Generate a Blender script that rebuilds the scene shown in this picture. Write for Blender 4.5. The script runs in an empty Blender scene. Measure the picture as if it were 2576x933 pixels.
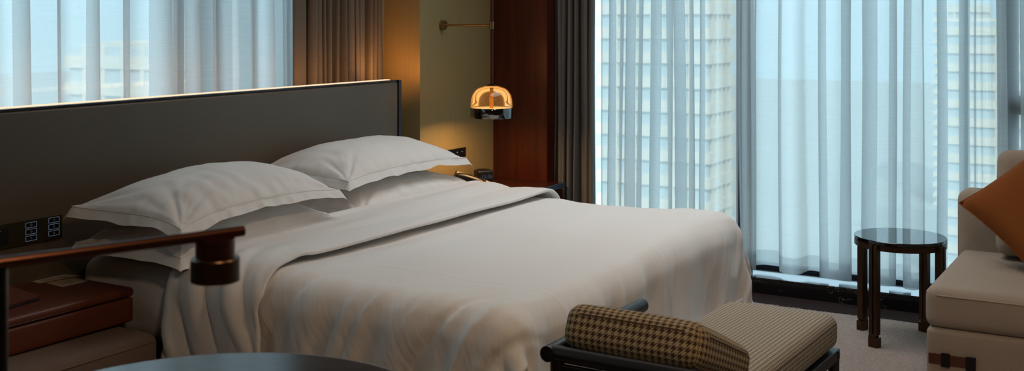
import bpy, bmesh, math, random
import numpy as np
from mathutils import Vector, Matrix

PI = math.pi
S = bpy.context.scene
C = S.collection

# ---------------------------------------------------------------- camera
cd = bpy.data.cameras.new('camera')
cam = bpy.data.objects.new('camera', cd)
C.objects.link(cam)
cd.sensor_width = 36.0
cd.lens = 36.0 * 2832 / 2576
cd.shift_y = -(466.5 - 55) / 2576
cd.clip_start = 0.05
cd.clip_end = 2000
cam.location = (0, 0, 1.4)
cam.rotation_euler = (PI / 2, 0, -math.atan2(.8614, .508))
cd.dof.use_dof = True
cd.dof.focus_distance = 4.6
cd.dof.aperture_fstop = 5.0
S.camera = cam

# ---------------------------------------------------------------- world
w = bpy.data.worlds.new('world')
S.world = w
w.use_nodes = True
nt = w.node_tree
nt.nodes.clear()
wo = nt.nodes.new('ShaderNodeOutputWorld')
bg = nt.nodes.new('ShaderNodeBackground')
tc = nt.nodes.new('ShaderNodeTexCoord')
sp = nt.nodes.new('ShaderNodeSeparateXYZ')
cr = nt.nodes.new('ShaderNodeValToRGB')
nt.links.new(tc.outputs['Generated'], sp.inputs[0])
nt.links.new(sp.outputs['Z'], cr.inputs[0])
cr.color_ramp.elements[0].position = 0.0
cr.color_ramp.elements[0].color = (.40, .52, .56, 1)
cr.color_ramp.elements[1].position = 0.75
cr.color_ramp.elements[1].color = (1.0, 1.0, 1.0, 1)
e = cr.color_ramp.elements.new(.2)
e.color = (.62, .78, .88, 1)
nt.links.new(cr.outputs[0], bg.inputs[0])
nt.links.new(bg.outputs[0], wo.inputs[0])
bg.inputs[1].default_value = 2.7

def lamp(name, kind, loc, energy, color, rot=(0, 0, 0), **k):
    l = bpy.data.lights.new(name, kind)
    l.energy = energy
    l.color = color
    for a, v in k.items():
        setattr(l, a, v)
    o = bpy.data.objects.new(name, l)
    o.location = loc
    o.rotation_euler = rot
    C.objects.link(o)
    return o

# the sun stands behind the hotel: it lights only the towers outside
lamp('sun', 'SUN', (0, 0, 30), 4.0, (1.0, .93, .82), rot=(math.radians(52), 0, math.radians(-62)), angle=math.radians(1.0))
# portals in the two window openings
def portal(name, loc, rot, sx, sy):
    o = lamp(name, 'AREA', loc, 1, (1, 1, 1), rot, shape='RECTANGLE', size=sx, size_y=sy)
    o.data.cycles.is_portal = True
portal('portal_right', (5.86, .05, 1.4), (0, PI / 2, 0), 2.6, 6.1)
portal('portal_bay', (2.1, 3.86, 1.45), (-PI / 2, 0, 0), 5.6, 2.3)
# warm ceiling downlights of the room (behind and beside the camera)
for x, y, e_ in ((.9, .2, 15), (2.5, .1, 9)):
    lamp('ceiling_downlight', 'AREA', (x, y, 2.66), e_, (1.0, .70, .46), shape='DISK', size=.3)

# added fill light over the bed foot to brighten the bed, above the frame
lamp('bed_fill_light', 'AREA', (4.5, 1.9, 2.70), 15, (1.0, .97, .95), shape='RECTANGLE', size=1.8, size_y=1.4, spread=math.radians(130))

S.view_settings.view_transform = 'Standard'
S.view_settings.look = 'None'
S.view_settings.gamma = 1
S.view_settings.use_curve_mapping = False
S.view_settings.exposure = 0.25
cy = S.cycles
cy.use_denoising = True
try:
    cy.denoiser = 'OPENIMAGEDENOISE'
    cy.denoising_input_passes = 'RGB_ALBEDO_NORMAL'
except Exception:
    pass
cy.max_bounces = 14
cy.diffuse_bounces = 6
cy.glossy_bounces = 4
cy.transmission_bounces = 8
cy.transparent_max_bounces = 16
cy.sample_clamp_indirect = 6
cy.caustics_reflective = False
cy.caustics_refractive = False

# ---------------------------------------------------------------- materials
def lin(r, g, b):
    f = lambda c: (c / 255 / 12.92) if c <= 10 else ((c / 255 + .055) / 1.055) ** 2.4
    return (f(r), f(g), f(b), 1)

class NT:
    """small helper round a material's node tree"""
    def __init__(s, name):
        s.m = bpy.data.materials.new(name)
        s.m.use_nodes = True
        s.t = s.m.node_tree
        s.t.nodes.clear()
        s.out = s.n('ShaderNodeOutputMaterial')
    def n(s, typ, ins=None, **props):
        k = s.t.nodes.new(typ)
        for a, v in props.items():
            setattr(k, a, v)
        for a, v in (ins or {}).items():
            if isinstance(v, bpy.types.NodeSocket):
                s.t.links.new(v, k.inputs[a])
            else:
                k.inputs[a].default_value = v
        return k
    def math(s, op, a, b=0.0, c=None, clamp=False):
        ins = {0: a, 1: b}
        if c is not None:
            ins[2] = c
        return s.n('ShaderNodeMath', ins, operation=op, use_clamp=clamp).outputs[0]
    def mix(s, fac, a, b):
        k = s.n('ShaderNodeMix', {0: fac, 6: a, 7: b}, data_type='RGBA')
        return k.outputs[2]
    def scaled(s, scale, coord='UV'):
        tc = s.n('ShaderNodeTexCoord').outputs[coord]
        return s.n('ShaderNodeMapping', {'Vector': tc, 'Scale': scale}).outputs[0]
    def noise(s, scale=(1, 1, 1), coord='UV', detail=2.0, rough=.5, sc=1.0):
        return s.n('ShaderNodeTexNoise', {'Vector': s.scaled(scale, coord), 'Scale': sc, 'Detail': detail, 'Roughness': rough}).outputs['Fac']
    def ramp(s, fac, *stops):
        r = s.n('ShaderNodeValToRGB', {0: fac})
        el = r.color_ramp.elements
        while len(el) < len(stops):
            el.new(.5)
        for q, (p, c) in zip(el, stops):
            q.position = p
            q.color = c if len(c) == 4 else (*c, 1)
        return r.outputs[0]
    def bsdf(s, color, rough=.5, metallic=0.0, spec=.5, bump=None, bstr=.3, bdist=.002, **kw):
        ins = {'Base Color': color, 'Roughness': rough, 'Metallic': metallic, 'Specular IOR Level': spec}
        ins.update(kw)
        if bump is not None:
            ins['Normal'] = s.n('ShaderNodeBump', {'Height': bump, 'Strength': bstr, 'Distance': bdist}).outputs[0]
        b = s.n('ShaderNodeBsdfPrincipled', ins)
        s.t.links.new(b.outputs[0], s.out.inputs[0])
        return b
    def surface(s, sock):
        s.t.links.new(sock, s.out.inputs[0])
        return s.m

M = {}
def simple(name, color, rough=.5, metallic=0.0, spec=.5):
    k = NT(name)
    n = k.noise((1, 1, 1), 'Object', 3, .6, 6)
    r = k.math('ADD', rough - .04, k.math('MULTIPLY', n, .08))
    k.bsdf(color, r, metallic, spec)
    M[name] = k.m
    return k.m

simple('black_metal', lin(18, 17, 17), .35, .3)
simple('black_wood', lin(22, 20, 20), .42, 0, .5)
simple('dark_bronze', lin(76, 54, 38), .32, .85)
simple('brass', lin(150, 122, 82), .3, .9)
simple('lamp_copper', lin(96, 58, 40), .28, .9)
simple('gunmetal_gloss', lin(128, 126, 124), .07, 1.0)
simple('black_plastic', lin(14, 14, 15), .4)
simple('phone_face', lin(205, 178, 150), .35)
simple('ceiling_paint', lin(150, 140, 128), .9)
simple('room_paint', lin(110, 92, 74), .9)
simple('switch_plate', lin(64, 54, 34), .38, .6)
simple('button_black', lin(14, 16, 24), .25)
simple('socket_black', lin(8, 8, 8), .4)
simple('frame_paint_and_edge_sheen', lin(48, 62, 80), .5)
simple('headboard_edge', lin(10, 8, 16), .3)
simple('curtain_heading', lin(120, 116, 108), .9)
simple('glass_black', lin(6, 9, 16), .04, 0, .8)
simple('hazed_ground', lin(140, 150, 150), .9)  # distance haze is painted into this pale ground colour

def emis(name, color, strength):
    k = NT(name)
    e = k.n('ShaderNodeEmission', {'Color': color, 'Strength': strength})
    M[name] = k.surface(e.outputs[0])
emis('led_strip', (1.0, .64, .42, 1), 1.15)
emis('lamp_disc', (1.0, .66, .34, 1), 1.2)
emis('button_light', (.45, .62, .85, 1), .16)
emis('icon_light', (.8, .5, .3, 1), .08)
emis('clock_digits', (.35, .42, .55, 1), .12)
emis('phone_marks', (.9, .9, .95, 1), .5)

def leather(name, color, color2):
    k = NT(name)
    v = k.n('ShaderNodeTexVoronoi', {'Vector': k.scaled((1, 1, 1), 'Object'), 'Scale': 420.0}).outputs['Distance']
    n = k.noise((1, 1, 1), 'Object', 3, .5, 5)
    k.bsdf(k.mix(n, color, color2), .38, 0, .45, bump=v, bstr=.25, bdist=.0006)
    M[name] = k.m
leather('headboard_leather', lin(84, 72, 56), lin(94, 82, 65))
leather('brown_leather', lin(108, 55, 34), lin(92, 45, 27))
leather('strap_leather', lin(96, 54, 38), lin(78, 42, 30))

def linen(name, color, rough=.75, wr=.35):
    k = NT(name)
    n = k.noise((1, 1, 1), 'Object', 5, .55, 9)
    n2 = k.noise((1, 1, 1), 'Object', 2, .5, 2.5)
    wv = k.noise((700, 700, 700), 'Object', 1, .5, 1)
    h = k.math('ADD', n, k.math('MULTIPLY', wv, .02))
    c = k.mix(n2, color, tuple(v * .94 for v in color[:3]) + (1,))
    b = k.bsdf(c, rough, 0, .25, bump=h, bstr=wr, bdist=.012)
    b.inputs['Sheen Weight'].default_value = .15
    M[name] = k.m
linen('white_cotton', (.80, .775, .745, 1))
k = NT('white_duvet')
sep = k.n('ShaderNodeSeparateXYZ', {0: k.scaled((1, 1, 1), 'UV')})
def slanted(sx, sy, ang, sc):
    mp = k.n('ShaderNodeMapping', {'Vector': k.n('ShaderNodeTexCoord').outputs['UV'], 'Rotation': (0, 0, ang)})
    mp2 = k.n('ShaderNodeMapping', {'Vector': mp.outputs[0], 'Scale': (sx, sy, 1)})
    return k.n('ShaderNodeTexNoise', {'Vector': mp2.outputs[0], 'Scale': sc, 'Detail': 3.0, 'Roughness': .5}).outputs['Fac']
side = slanted(1.8, 15, -.45, 1.0)
ft = slanted(15, 1.8, .35, 1.0)
top = slanted(1.2, 12, -.15, 1.0)
mask = k.math('MULTIPLY_ADD', k.noise((1, 1, 1), 'UV', 1, .5, 2.2), 3.0, -1.0, clamp=True)
ls_ = k.math('MULTIPLY_ADD', sep.outputs[0], -2.4, 7.3, clamp=True)      # near the left edge of the bed
fs_ = k.math('MULTIPLY_ADD', sep.outputs[1], -5.0, 2.6, clamp=True)      # near the foot
h = k.math('ADD', k.math('MULTIPLY', side, ls_), k.math('MULTIPLY', ft, fs_))
h = k.math('ADD', h, k.math('MULTIPLY', k.math('MULTIPLY', top, mask), .45))
h = k.math('ADD', h, k.math('MULTIPLY', k.noise((700, 700, 1), 'UV', 1, .5, 1), .008))
b = k.bsdf((.78, .755, .725, 1), .75, 0, .25, bump=h, bstr=.5, bdist=.026)
b.inputs['Sheen Weight'].default_value = .15
M['white_duvet'] = k.m

def weave(name, c1, c2, pitch, bstr=.5):
    k = NT(name)
    uv = k.scaled((1, 1, 1), 'UV')
    s_ = k.n('ShaderNodeSeparateXYZ', {0: uv})
    a = k.math('SINE', k.math('MULTIPLY', s_.outputs[0], 2 * PI / pitch))
    b = k.math('SINE', k.math('MULTIPLY', s_.outputs[1], 2 * PI / pitch))
    f = k.math('MULTIPLY_ADD', k.math('MULTIPLY', a, b), .5, .5)
    n = k.noise((1, 1, 1), 'UV', 3, .6, 180)
    f2 = k.math('ADD', f, k.math('MULTIPLY', n, .5))
    k.bsdf(k.mix(f, c1, c2), .88, 0, .2, bump=f2, bstr=bstr, bdist=.0015)
    M[name] = k.m
weave('sofa_fabric', lin(150, 136, 122), lin(182, 168, 152), .0065)
weave('ottoman_fabric', lin(104, 88, 80), lin(132, 114, 104), .0065)
weave('rust_velvet', lin(124, 68, 26), lin(138, 78, 32), .006, .3)

def houndstooth(name, dark, light, pitch):
    k = NT(name)
    s_ = k.n('ShaderNodeSeparateXYZ', {0: k.scaled((1 / pitch, 1 / pitch, 1), 'UV')})
    u, v = s_.outputs[0], s_.outputs[1]
    A = k.math('LESS_THAN', k.math('FRACT', u), .5)
    B = k.math('LESS_THAN', k.math('FRACT', v), .5)
    D = k.math('LESS_THAN', k.math('FRACT', k.math('MULTIPLY', k.math('ADD', u, v), 2.0)), .5)
    both = k.math('MULTIPLY', A, B)
    one = k.math('ABSOLUTE', k.math('SUBTRACT', A, B))
    f = k.math('ADD', both, k.math('MULTIPLY', one, D), clamp=True)
    n = k.noise((1, 1, 1), 'UV', 3, .6, 500)
    k.bsdf(k.mix(f, light, dark), .88, 0, .2, bump=k.math('ADD', f, n), bstr=.4, bdist=.001)
    M[name] = k.m
houndstooth('seat_houndstooth', lin(112, 98, 84), lin(186, 174, 152), .0135)
houndstooth('bolster_houndstooth', lin(70, 52, 42), lin(176, 156, 120), .019)

def drape_mat(name, c1, c2):
    k = NT(name)
    n = k.noise((500, 60, 1), 'UV', 2, .5, 1)
    n2 = k.noise((60, 500, 1), 'UV', 2, .5, 1)
    f = k.math('MULTIPLY_ADD', k.math('ADD', n, n2), .9, -.4, clamp=True)
    k.bsdf(k.mix(f, c1, c2), .9, 0, .15, bump=f, bstr=.2, bdist=.001)
    M[name] = k.m
drape_mat('drape_taupe', lin(84, 80, 74), lin(118, 112, 104))
drape_mat('drape_charcoal', lin(82, 81, 79), lin(116, 113, 109))

def sheer(name, t0, t1, tint):
    k = NT(name)
    hs = k.noise((6, 240, 1), 'UV', 3, .65, 1)
    vs = k.noise((260, 5, 1), 'UV', 3, .65, 1)
    f = k.math('ADD', k.math('MULTIPLY', hs, .6), k.math('MULTIPLY', vs, .4))
    f = k.math('MULTIPLY_ADD', f, 2.2, -.6, clamp=True)
    T = k.math('MULTIPLY_ADD', f, t1 - t0, t0)
    tr = k.n('ShaderNodeBsdfTransparent', {'Color': (.97, .99, 1, 1)})
    tl = k.n('ShaderNodeBsdfTranslucent', {'Color': tint})
    df = k.n('ShaderNodeBsdfDiffuse', {'Color': tint})
    body = k.n('ShaderNodeMixShader', {0: .14, 1: tl.outputs[0], 2: df.outputs[0]})
    M[name] = k.surface(k.n('ShaderNodeMixShader', {0: T, 1: body.outputs[0], 2: tr.outputs[0]}).outputs[0])
sheer('sheer_voile', .20, .36, (.86, .91, .93, 1))
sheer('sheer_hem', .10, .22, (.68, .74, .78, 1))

k = NT('window_glass')
g = k.n('ShaderNodeBsdfGlossy', {'Color': (1, 1, 1, 1), 'Roughness': .02})
t = k.n('ShaderNodeBsdfTransparent', {'Color': (.86, .95, .98, 1)})
fr = k.n('ShaderNodeFresnel', {'IOR': 1.45})
M['window_glass'] = k.surface(k.n('ShaderNodeMixShader', {0: fr.outputs[0], 1: t.outputs[0], 2: g.outputs[0]}).outputs[0])

k = NT('amber_glass')
g = k.n('ShaderNodeBsdfGlossy', {'Color': (1, .95, .88, 1), 'Roughness': .03})
t = k.n('ShaderNodeBsdfTransparent', {'Color': (1.0, .70, .38, 1)})
tl = k.n('ShaderNodeBsdfTranslucent', {'Color': (1.0, .62, .25, 1)})
t2 = k.n('ShaderNodeMixShader', {0: .16, 1: t.outputs[0], 2: tl.outputs[0]})
fr = k.n('ShaderNodeFresnel', {'IOR': 1.6})
M['amber_glass'] = k.surface(k.n('ShaderNodeMixShader', {0: fr.outputs[0], 1: t2.outputs[0], 2: g.outputs[0]}).outputs[0])
k = NT('amber_tube')
k.bsdf((.9, .42, .08, 1), .2, 0, .5)
M['amber_tube'] = k.m

k = NT('gold_wallpaper')
n = k.noise((420, 12, 420), 'Object', 2, .5, 1)
n2 = k.noise((12, 420, 12), 'Object', 2, .5, 1)
f = k.math('MULTIPLY', k.math('ADD', n, n2), .5)
st = k.noise((300, 300, 4), 'Object', 2, .5, 1)
k.bsdf(k.mix(st, lin(146, 128, 84), lin(168, 150, 106)), .48, .25, .4, bump=st, bstr=.15, bdist=.001)
M['gold_wallpaper'] = k.m

k = NT('mahogany')
n = k.noise((26, 26, 1.2), 'Object', 6, .65, 1)
n2 = k.noise((160, 160, 5), 'Object', 3, .6, 1)
f = k.math('ADD', k.math('MULTIPLY', n, .75), k.math('MULTIPLY', n2, .3))
k.bsdf(k.ramp(f, (.3, lin(46, 18, 11)), (.55, lin(76, 31, 18)), (.8, lin(94, 42, 24))), .32, 0, .4, bump=n2, bstr=.1, bdist=.001)
M['mahogany'] = k.m
k = NT('dark_mahogany')
n = k.noise((1.5, 40, 40), 'Object', 5, .6, 1)
k.bsdf(k.ramp(n, (.3, lin(34, 14, 10)), (.7, lin(58, 26, 18))), .22, 0, .5)
M['dark_mahogany'] = k.m

k = NT('round_table_wood')
n = k.noise((2.5, 60, 60), 'Object', 6, .7, 1)
n2 = k.noise((10, 260, 200), 'Object', 3, .6, 1)
f = k.math('ADD', k.math('MULTIPLY', n, .6), k.math('MULTIPLY', n2, .4))
k.bsdf(k.ramp(f, (.35, lin(34, 36, 40)), (.65, lin(74, 76, 80))), k.math('MULTIPLY_ADD', f, .25, .05), 0, 1.0, bump=f, bstr=.3, bdist=.0015)
M['round_table_wood'] = k.m

k = NT('black_marble')
vv = k.n('ShaderNodeTexVoronoi', {'Vector': k.n('ShaderNodeVectorMath', {0: k.scaled((1, 1, 1), 'Object'),
     1: k.n('ShaderNodeTexNoise', {'Vector': k.scaled((1, 1, 1), 'Object'), 'Scale': 5.0, 'Detail': 4.0}).outputs['Color']}, operation='ADD').outputs[0],
     'Scale': 3.2}, feature='DISTANCE_TO_EDGE').outputs['Distance']
msk = k.math('LESS_THAN', vv, .008)
brk = k.math('GREATER_THAN', k.noise((1, 1, 1), 'Object', 3, .6, 7), .53)
k.bsdf(k.mix(k.math('MULTIPLY', msk, brk), lin(24, 23, 25), lin(112, 106, 100)), .12, 0, .5)
M['black_marble'] = k.m

def carpet(name, c1, c2, sc=90):
    k = NT(name)
    n = k.noise((1, 1, 1), 'Object', 4, .7, sc)
    n2 = k.noise((1, 1, 1), 'Object', 3, .5, 3)
    f = k.math('ADD', k.math('MULTIPLY', n, .8), k.math('MULTIPLY', n2, .2))
    k.bsdf(k.ramp(f, (.3, c1), (.7, c2)), .95, 0, .1, bump=n, bstr=.8, bdist=.006)
    M[name] = k.m
carpet('carpet_dark', lin(40, 34, 34), lin(60, 52, 52))
carpet('rug_wool', lin(136, 126, 121), lin(176, 164, 157), 70)
carpet('paper', lin(176, 160, 138), lin(186, 170, 148), 3)
carpet('foliage', lin(96, 120, 100), lin(130, 150, 128), .15)

k = NT('tower_concrete')
n = k.noise((1, 1, 1), 'Object', 3, .5, .08)
k.bsdf(k.mix(n, lin(222, 210, 190), lin(208, 198, 184)), .8)
M['tower_concrete'] = k.m
simple('tower_glass', lin(176, 190, 194), .6, 0, .2)

# ---------------------------------------------------------------- object helpers
def link(name, me, mat, parent=None, smooth=False):
    o = bpy.data.objects.new(name, me)
    C.objects.link(o)
    for m_ in (mat if isinstance(mat, (list, tuple)) else [mat]):
        me.materials.append(M[m_])
    if parent:
        o.parent = parent
    if smooth:
        for p in me.polygons:
            p.use_smooth = True
    return o

def obj(name, bm, mat, parent=None, smooth=False):
    me = bpy.data.meshes.new(name)
    bm.normal_update()
    if smooth:
        for e_ in bm.edges:
            if len(e_.link_faces) == 2 and e_.calc_face_angle(0) > .62:
                e_.smooth = False
    bm.to_mesh(me)
    bm.free()
    return link(name, me, mat, parent, smooth)

def thing(name, label, cat, loc=(0, 0, 0), rz=0, group=None):
    o = bpy.data.objects.new(name, None)
    C.objects.link(o)
    o.location = loc
    o.rotation_euler = (0, 0, rz)
    o.empty_display_size = .1
    o['label'] = label
    o['category'] = cat
    if group:
        o['group'] = group
    return o

def tag(o, label, cat, group=None):
    o['label'] = label
    o['category'] = cat
    if group:
        o['group'] = group
    return o

def struct(name, bm, mat, label=None, smooth=False):
    o = obj(name, bm, mat, None, smooth)
    o['kind'] = 'structure'
    if label:
        o['label'] = label
    return o

def box(bm, x0, x1, y0, y1, z0, z1, bev=0.0, seg=2):
    r = bmesh.ops.create_cube(bm, size=1.0)
    vs = r['verts']
    bmesh.ops.scale(bm, verts=vs, vec=(x1 - x0, y1 - y0, z1 - z0))
    bmesh.ops.translate(bm, verts=vs, vec=((x0 + x1) / 2, (y0 + y1) / 2, (z0 + z1) / 2))
    if bev > 0:
        es = list({e for v in vs for e in v.link_edges})
        bmesh.ops.bevel(bm, geom=es, offset=bev, segments=seg, affect='EDGES', profile=.5)
    return bm

def boxes(*args, bev=0.0, seg=2):
    bm = bmesh.new()
    for a in args:
        box(bm, *a, bev=bev, seg=seg)
    return bm

def lathe(prof, n=48, bm=None, c=(0, 0, 0)):
    """prof: (radius, z) pairs from one end to the other; radius 0 closes"""
    bm = bm or bmesh.new()
    rings = []
    for r, z in prof:
        if r < 1e-6:
            rings.append([bm.verts.new((c[0], c[1], c[2] + z))])
        else:
            rings.append([bm.verts.new((c[0] + r * math.cos(2 * PI * i / n), c[1] + r * math.sin(2 * PI * i / n), c[2] + z)) for i in range(n)])
    for a, b in zip(rings, rings[1:]):
        for i in range(n):
            j = (i + 1) % n
            if len(a) == 1 and len(b) == 1:
                continue
            if len(a) == 1:
                bm.faces.new((a[0], b[i], b[j]))
            elif len(b) == 1:
                bm.faces.new((a[i], b[0], a[j]))
            else:
                bm.faces.new((a[i], b[i], b[j], a[j]))
    bmesh.ops.recalc_face_normals(bm, faces=bm.faces)
    return bm

def tube(pts, r, n=10, closed=False, bm=None, caps=True):
    bm = bm or bmesh.new()
    pts = [Vector(p) for p in pts]
    N = len(pts)
    rings = []
    prev = None
    for i, p in enumerate(pts):
        if closed:
            d = pts[(i + 1) % N] - pts[i - 1]
        else:
            d = pts[min(i + 1, N - 1)] - pts[max(i - 1, 0)]
        d.normalize()
        if prev is None:
            a = Vector((0, 0, 1)) if abs(d.z) < .9 else Vector((1, 0, 0))
            u = d.cross(a).normalized()
        else:
            u = (prev - d * prev.dot(d)).normalized()
        prev = u
        v = d.cross(u)
        rr = r[i] if isinstance(r, (list, tuple)) else r
        rings.append([bm.verts.new(p + (u * math.cos(2 * PI * k / n) + v * math.sin(2 * PI * k / n)) * rr) for k in range(n)])
    rng = range(N) if closed else range(N - 1)
    for i in rng:
        a, b = rings[i], rings[(i + 1) % N]
        for k in range(n):
            bm.faces.new((a[k], a[(k + 1) % n], b[(k + 1) % n], b[k]))
    if caps and not closed:
        bm.faces.new(rings[0][::-1])
        bm.faces.new(rings[-1])
    bmesh.ops.recalc_face_normals(bm, faces=bm.faces)
    return bm

def cushion(sx, sy, sz, r, n=20, bulge=(0, 0, 0), warp=None, c=(0, 0, 0)):
    """upholstered rounded block with metric UVs; bulge swells the x, y, z faces"""
    bm = bmesh.new()
    uvl = bm.loops.layers.uv.new('UVMap')
    h = (sx / 2, sy / 2, sz / 2)
    def ticks(hh):
        m = max(4, int(n * hh * 2 / max(sx, sy, sz)))
        a = [hh - r + r * math.sin(PI / 2 * q / 4) for q in range(0, 5)]
        inner = [-(hh - r) + 2 * (hh - r) * q / m for q in range(1, m)]
        return [-v for v in a[::-1]] + inner + a
    T = [ticks(q) for q in h]
    vmap = {}
    def vert(p):
        key = tuple(round(q, 5) for q in p)
        if key in vmap:
            return vmap[key]
        q = [max(-(h[i] - r), min(h[i] - r, p[i])) for i in range(3)]
        d = Vector([p[i] - q[i] for i in range(3)])
        o = Vector(q) + (d.normalized() * r if d.length > 1e-7 else d)
        s = [p[i] / h[i] for i in range(3)]
        for ax in range(3):
            if bulge[ax]:
                o_, p_ = [i for i in range(3) if i != ax]
                o[ax] += bulge[ax] * s[ax] * (1 - s[o_] ** 2) * (1 - s[p_] ** 2)
        if warp:
            o = Vector(warp(o))
        v = bm.verts.new(o + Vector(c))
        vmap[key] = v
        return v
    for ax in range(3):
        a, b = [(1, 2), (0, 2), (0, 1)][ax]
        for sgn in (-1, 1):
            for i in range(len(T[a]) - 1):
                for j in range(len(T[b]) - 1):
                    quad = []
                    for (ii, jj) in ((i, j), (i + 1, j), (i + 1, j + 1), (i, j + 1)):
                        p = [0, 0, 0]
                        p[ax] = sgn * h[ax]
                        p[a] = T[a][ii]
                        p[b] = T[b][jj]
                        quad.append((vert(p), (p[a], p[b])))
                    try:
                        f = bm.faces.new([q[0] for q in quad])
                    except ValueError:
                        continue
                    for l, q in zip(f.loops, quad):
                        l[uvl].uv = q[1]
    bmesh.ops.recalc_face_normals(bm, faces=bm.faces)
    return bm

def rrect(sx, sy, r, n=5):
    out = []
    for cx, cy_, a0 in ((sx / 2 - r, sy / 2 - r, 0), (-sx / 2 + r, sy / 2 - r, 90), (-sx / 2 + r, -sy / 2 + r, 180), (sx / 2 - r, -sy / 2 + r, 270)):
        for q in range(n + 1):
            a = math.radians(a0 + 90 * q / n)
            out.append((cx + r * math.cos(a), cy_ + r * math.sin(a)))
    return out

# ---------------------------------------------------------------- the room
X_R = 5.65       # wood panelled wall / marble step plane on the right
Y_H = 3.46       # wall with the pendant lamp, behind the bed head
Y_B = 3.86       # glass of the bay behind the headboard
X_J = 4.905      # gold jamb of that bay
X_L, Y_F, Z_C = -1.6, -3.2, 2.75

struct('floor', boxes((X_L - .1, X_R + .5, Y_F - .1, Y_B + .3, -.1, 0)), 'carpet_dark')
struct('ceiling', boxes((X_L - .1, X_R + .5, Y_F - .1, Y_B + .3, Z_C, Z_C + .1)), 'ceiling_paint')
struct('wall_left', boxes((X_L - .1, X_L, Y_F, Y_B + .3, 0, Z_C)), 'room_paint')
struct('wall_back', boxes((X_L, X_R + .5, Y_F - .1, Y_F, 0, Z_C)), 'room_paint')
struct('wall_front', boxes((X_J, X_R + .3, Y_H, Y_B + .25, 0, Z_C)), 'gold_wallpaper', 'gold textured wallpaper wall behind the glass pendant lamp')
struct('wall_bay', boxes((X_L, X_J, Y_B - .04, Y_B + .1, 0, .35)), 'room_paint')
struct('wall_bay_top', boxes((X_L, X_J, Y_B - .04, Y_B + .1, 2.6, Z_C)), 'room_paint')
struct('wall_right', boxes((X_R, X_R + .3, 3.10, Y_H, 0, Z_C)), 'mahogany', 'reddish brown wood panel between gold wall and grey drape')
struct('wall_right_top', boxes((X_R + .2, X_R + .3, Y_F, 3.10, 2.68, Z_C)), 'room_paint')

# marble step under the right window
bm = boxes((X_R, X_R + .33, Y_F, 3.099, 0, .070))
box(bm, X_R - .006, X_R + .33, Y_F, 3.099, .0705, .082, bev=.003)
struct('trim_1', bm, 'black_marble', 'black veined marble step under the sheer curtains')

# right window: mullions, transom, panes
bm = bmesh.new()
xg = X_R + .26
for y in (3.05, 2.02, .69, -.64, -1.97, -3.15):
    box(bm, xg - .03, xg + .04, y - .035, y + .035, .082, 2.68)
box(bm, xg - .03, xg + .04, -3.2, 3.1, .082, .10)
box(bm, xg - .03, xg + .04, -3.2, 3.1, 2.62, 2.68)
box(bm, xg - .03, xg + .04, -3.15, .69, .955, 1.045)
struct('window_1', bm, 'frame_paint_and_edge_sheen')
struct('window_2', boxes((xg, xg + .008, Y_F, 3.1, .1, 2.62)), 'window_glass')
# bay window behind the headboard
bm = bmesh.new()
for x in (4.86, 3.6, 2.35, 1.1, -.1, -1.55):
    box(bm, x - .03, x + .03, Y_B, Y_B + .06, .35, 2.6)
box(bm, X_L, X_J, Y_B, Y_B + .06, .35, .40)
box(bm, X_L, X_J, Y_B, Y_B + .06, 2.55, 2.6)
struct('window_3', bm, 'frame_paint_and_edge_sheen')
struct('window_4', boxes((X_L, X_J, Y_B + .03, Y_B + .038, .4, 2.55)), 'window_glass')

# ---------------------------------------------------------------- outside
bm = boxes((-500, 900, -700, 900, -46, -45))
g = struct('floor_outside', bm, 'hazed_ground', 'pale hazy city ground seen through the sheers')
def tower(x0, x1, y0, y1, z0, z1, storey, label, bays=6, axis='x'):
    t = thing('apartment_tower', label, 'building', ((x0 + x1) / 2, (y0 + y1) / 2, z0))
    ox, oy = (x0 + x1) / 2, (y0 + y1) / 2
    hx, hy, H = (x1 - x0) / 2, (y1 - y0) / 2, z1 - z0
    obj('glazing', boxes((-hx + .4, hx - .4, -hy + .4, hy - .4, 0, H - .5)), 'tower_glass', t)
    bm = bmesh.new()
    n = int(H / storey)
    for i in range(n + 1):
        box(bm, -hx, hx, -hy, hy, i * storey - .45 * storey * .5, i * storey + .45 * storey * .5)
    obj('balcony_bands', bm, 'tower_concrete', t)
    bm = bmesh.new()
    for i in range(1, bays):
        q = i / bays
        yy = -hy + q * 2 * hy
        box(bm, -hx + .1, hx - .1, yy - .5 * (1 if i in (0, bays) else .6), yy + .5 * (1 if i in (0, bays) else .6), 0, H)
        xx = -hx + q * 2 * hx
        box(bm, xx - .5 * (1 if i in (0, bays) else .6), xx + .5 * (1 if i in (0, bays) else .6), -hy + .1, hy - .1, 0, H)
    obj('piers', bm, 'tower_concrete', t)
    return t
tower(128, 137, 48, 63, -45, 60, 3.0, 'pale apartment tower seen through the sheer nearest the grey drape')
tower(300, 330, 43, 53, -45, 6, 2.6, 'distant banded tower seen through the rightmost sheer folds')
tower(210, 240, 8, 36, -45, 2, 3.2, 'low pale block seen dimly behind the sheer above the side table')
tower(90, 112, 96, 116, -45, -1, 3.2, 'pale block seen through the left end of the bay sheer')
tower(150, 176, 118, 136, -45, -2, 3.2, 'pale block seen through the middle of the bay sheer', 5)

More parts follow.
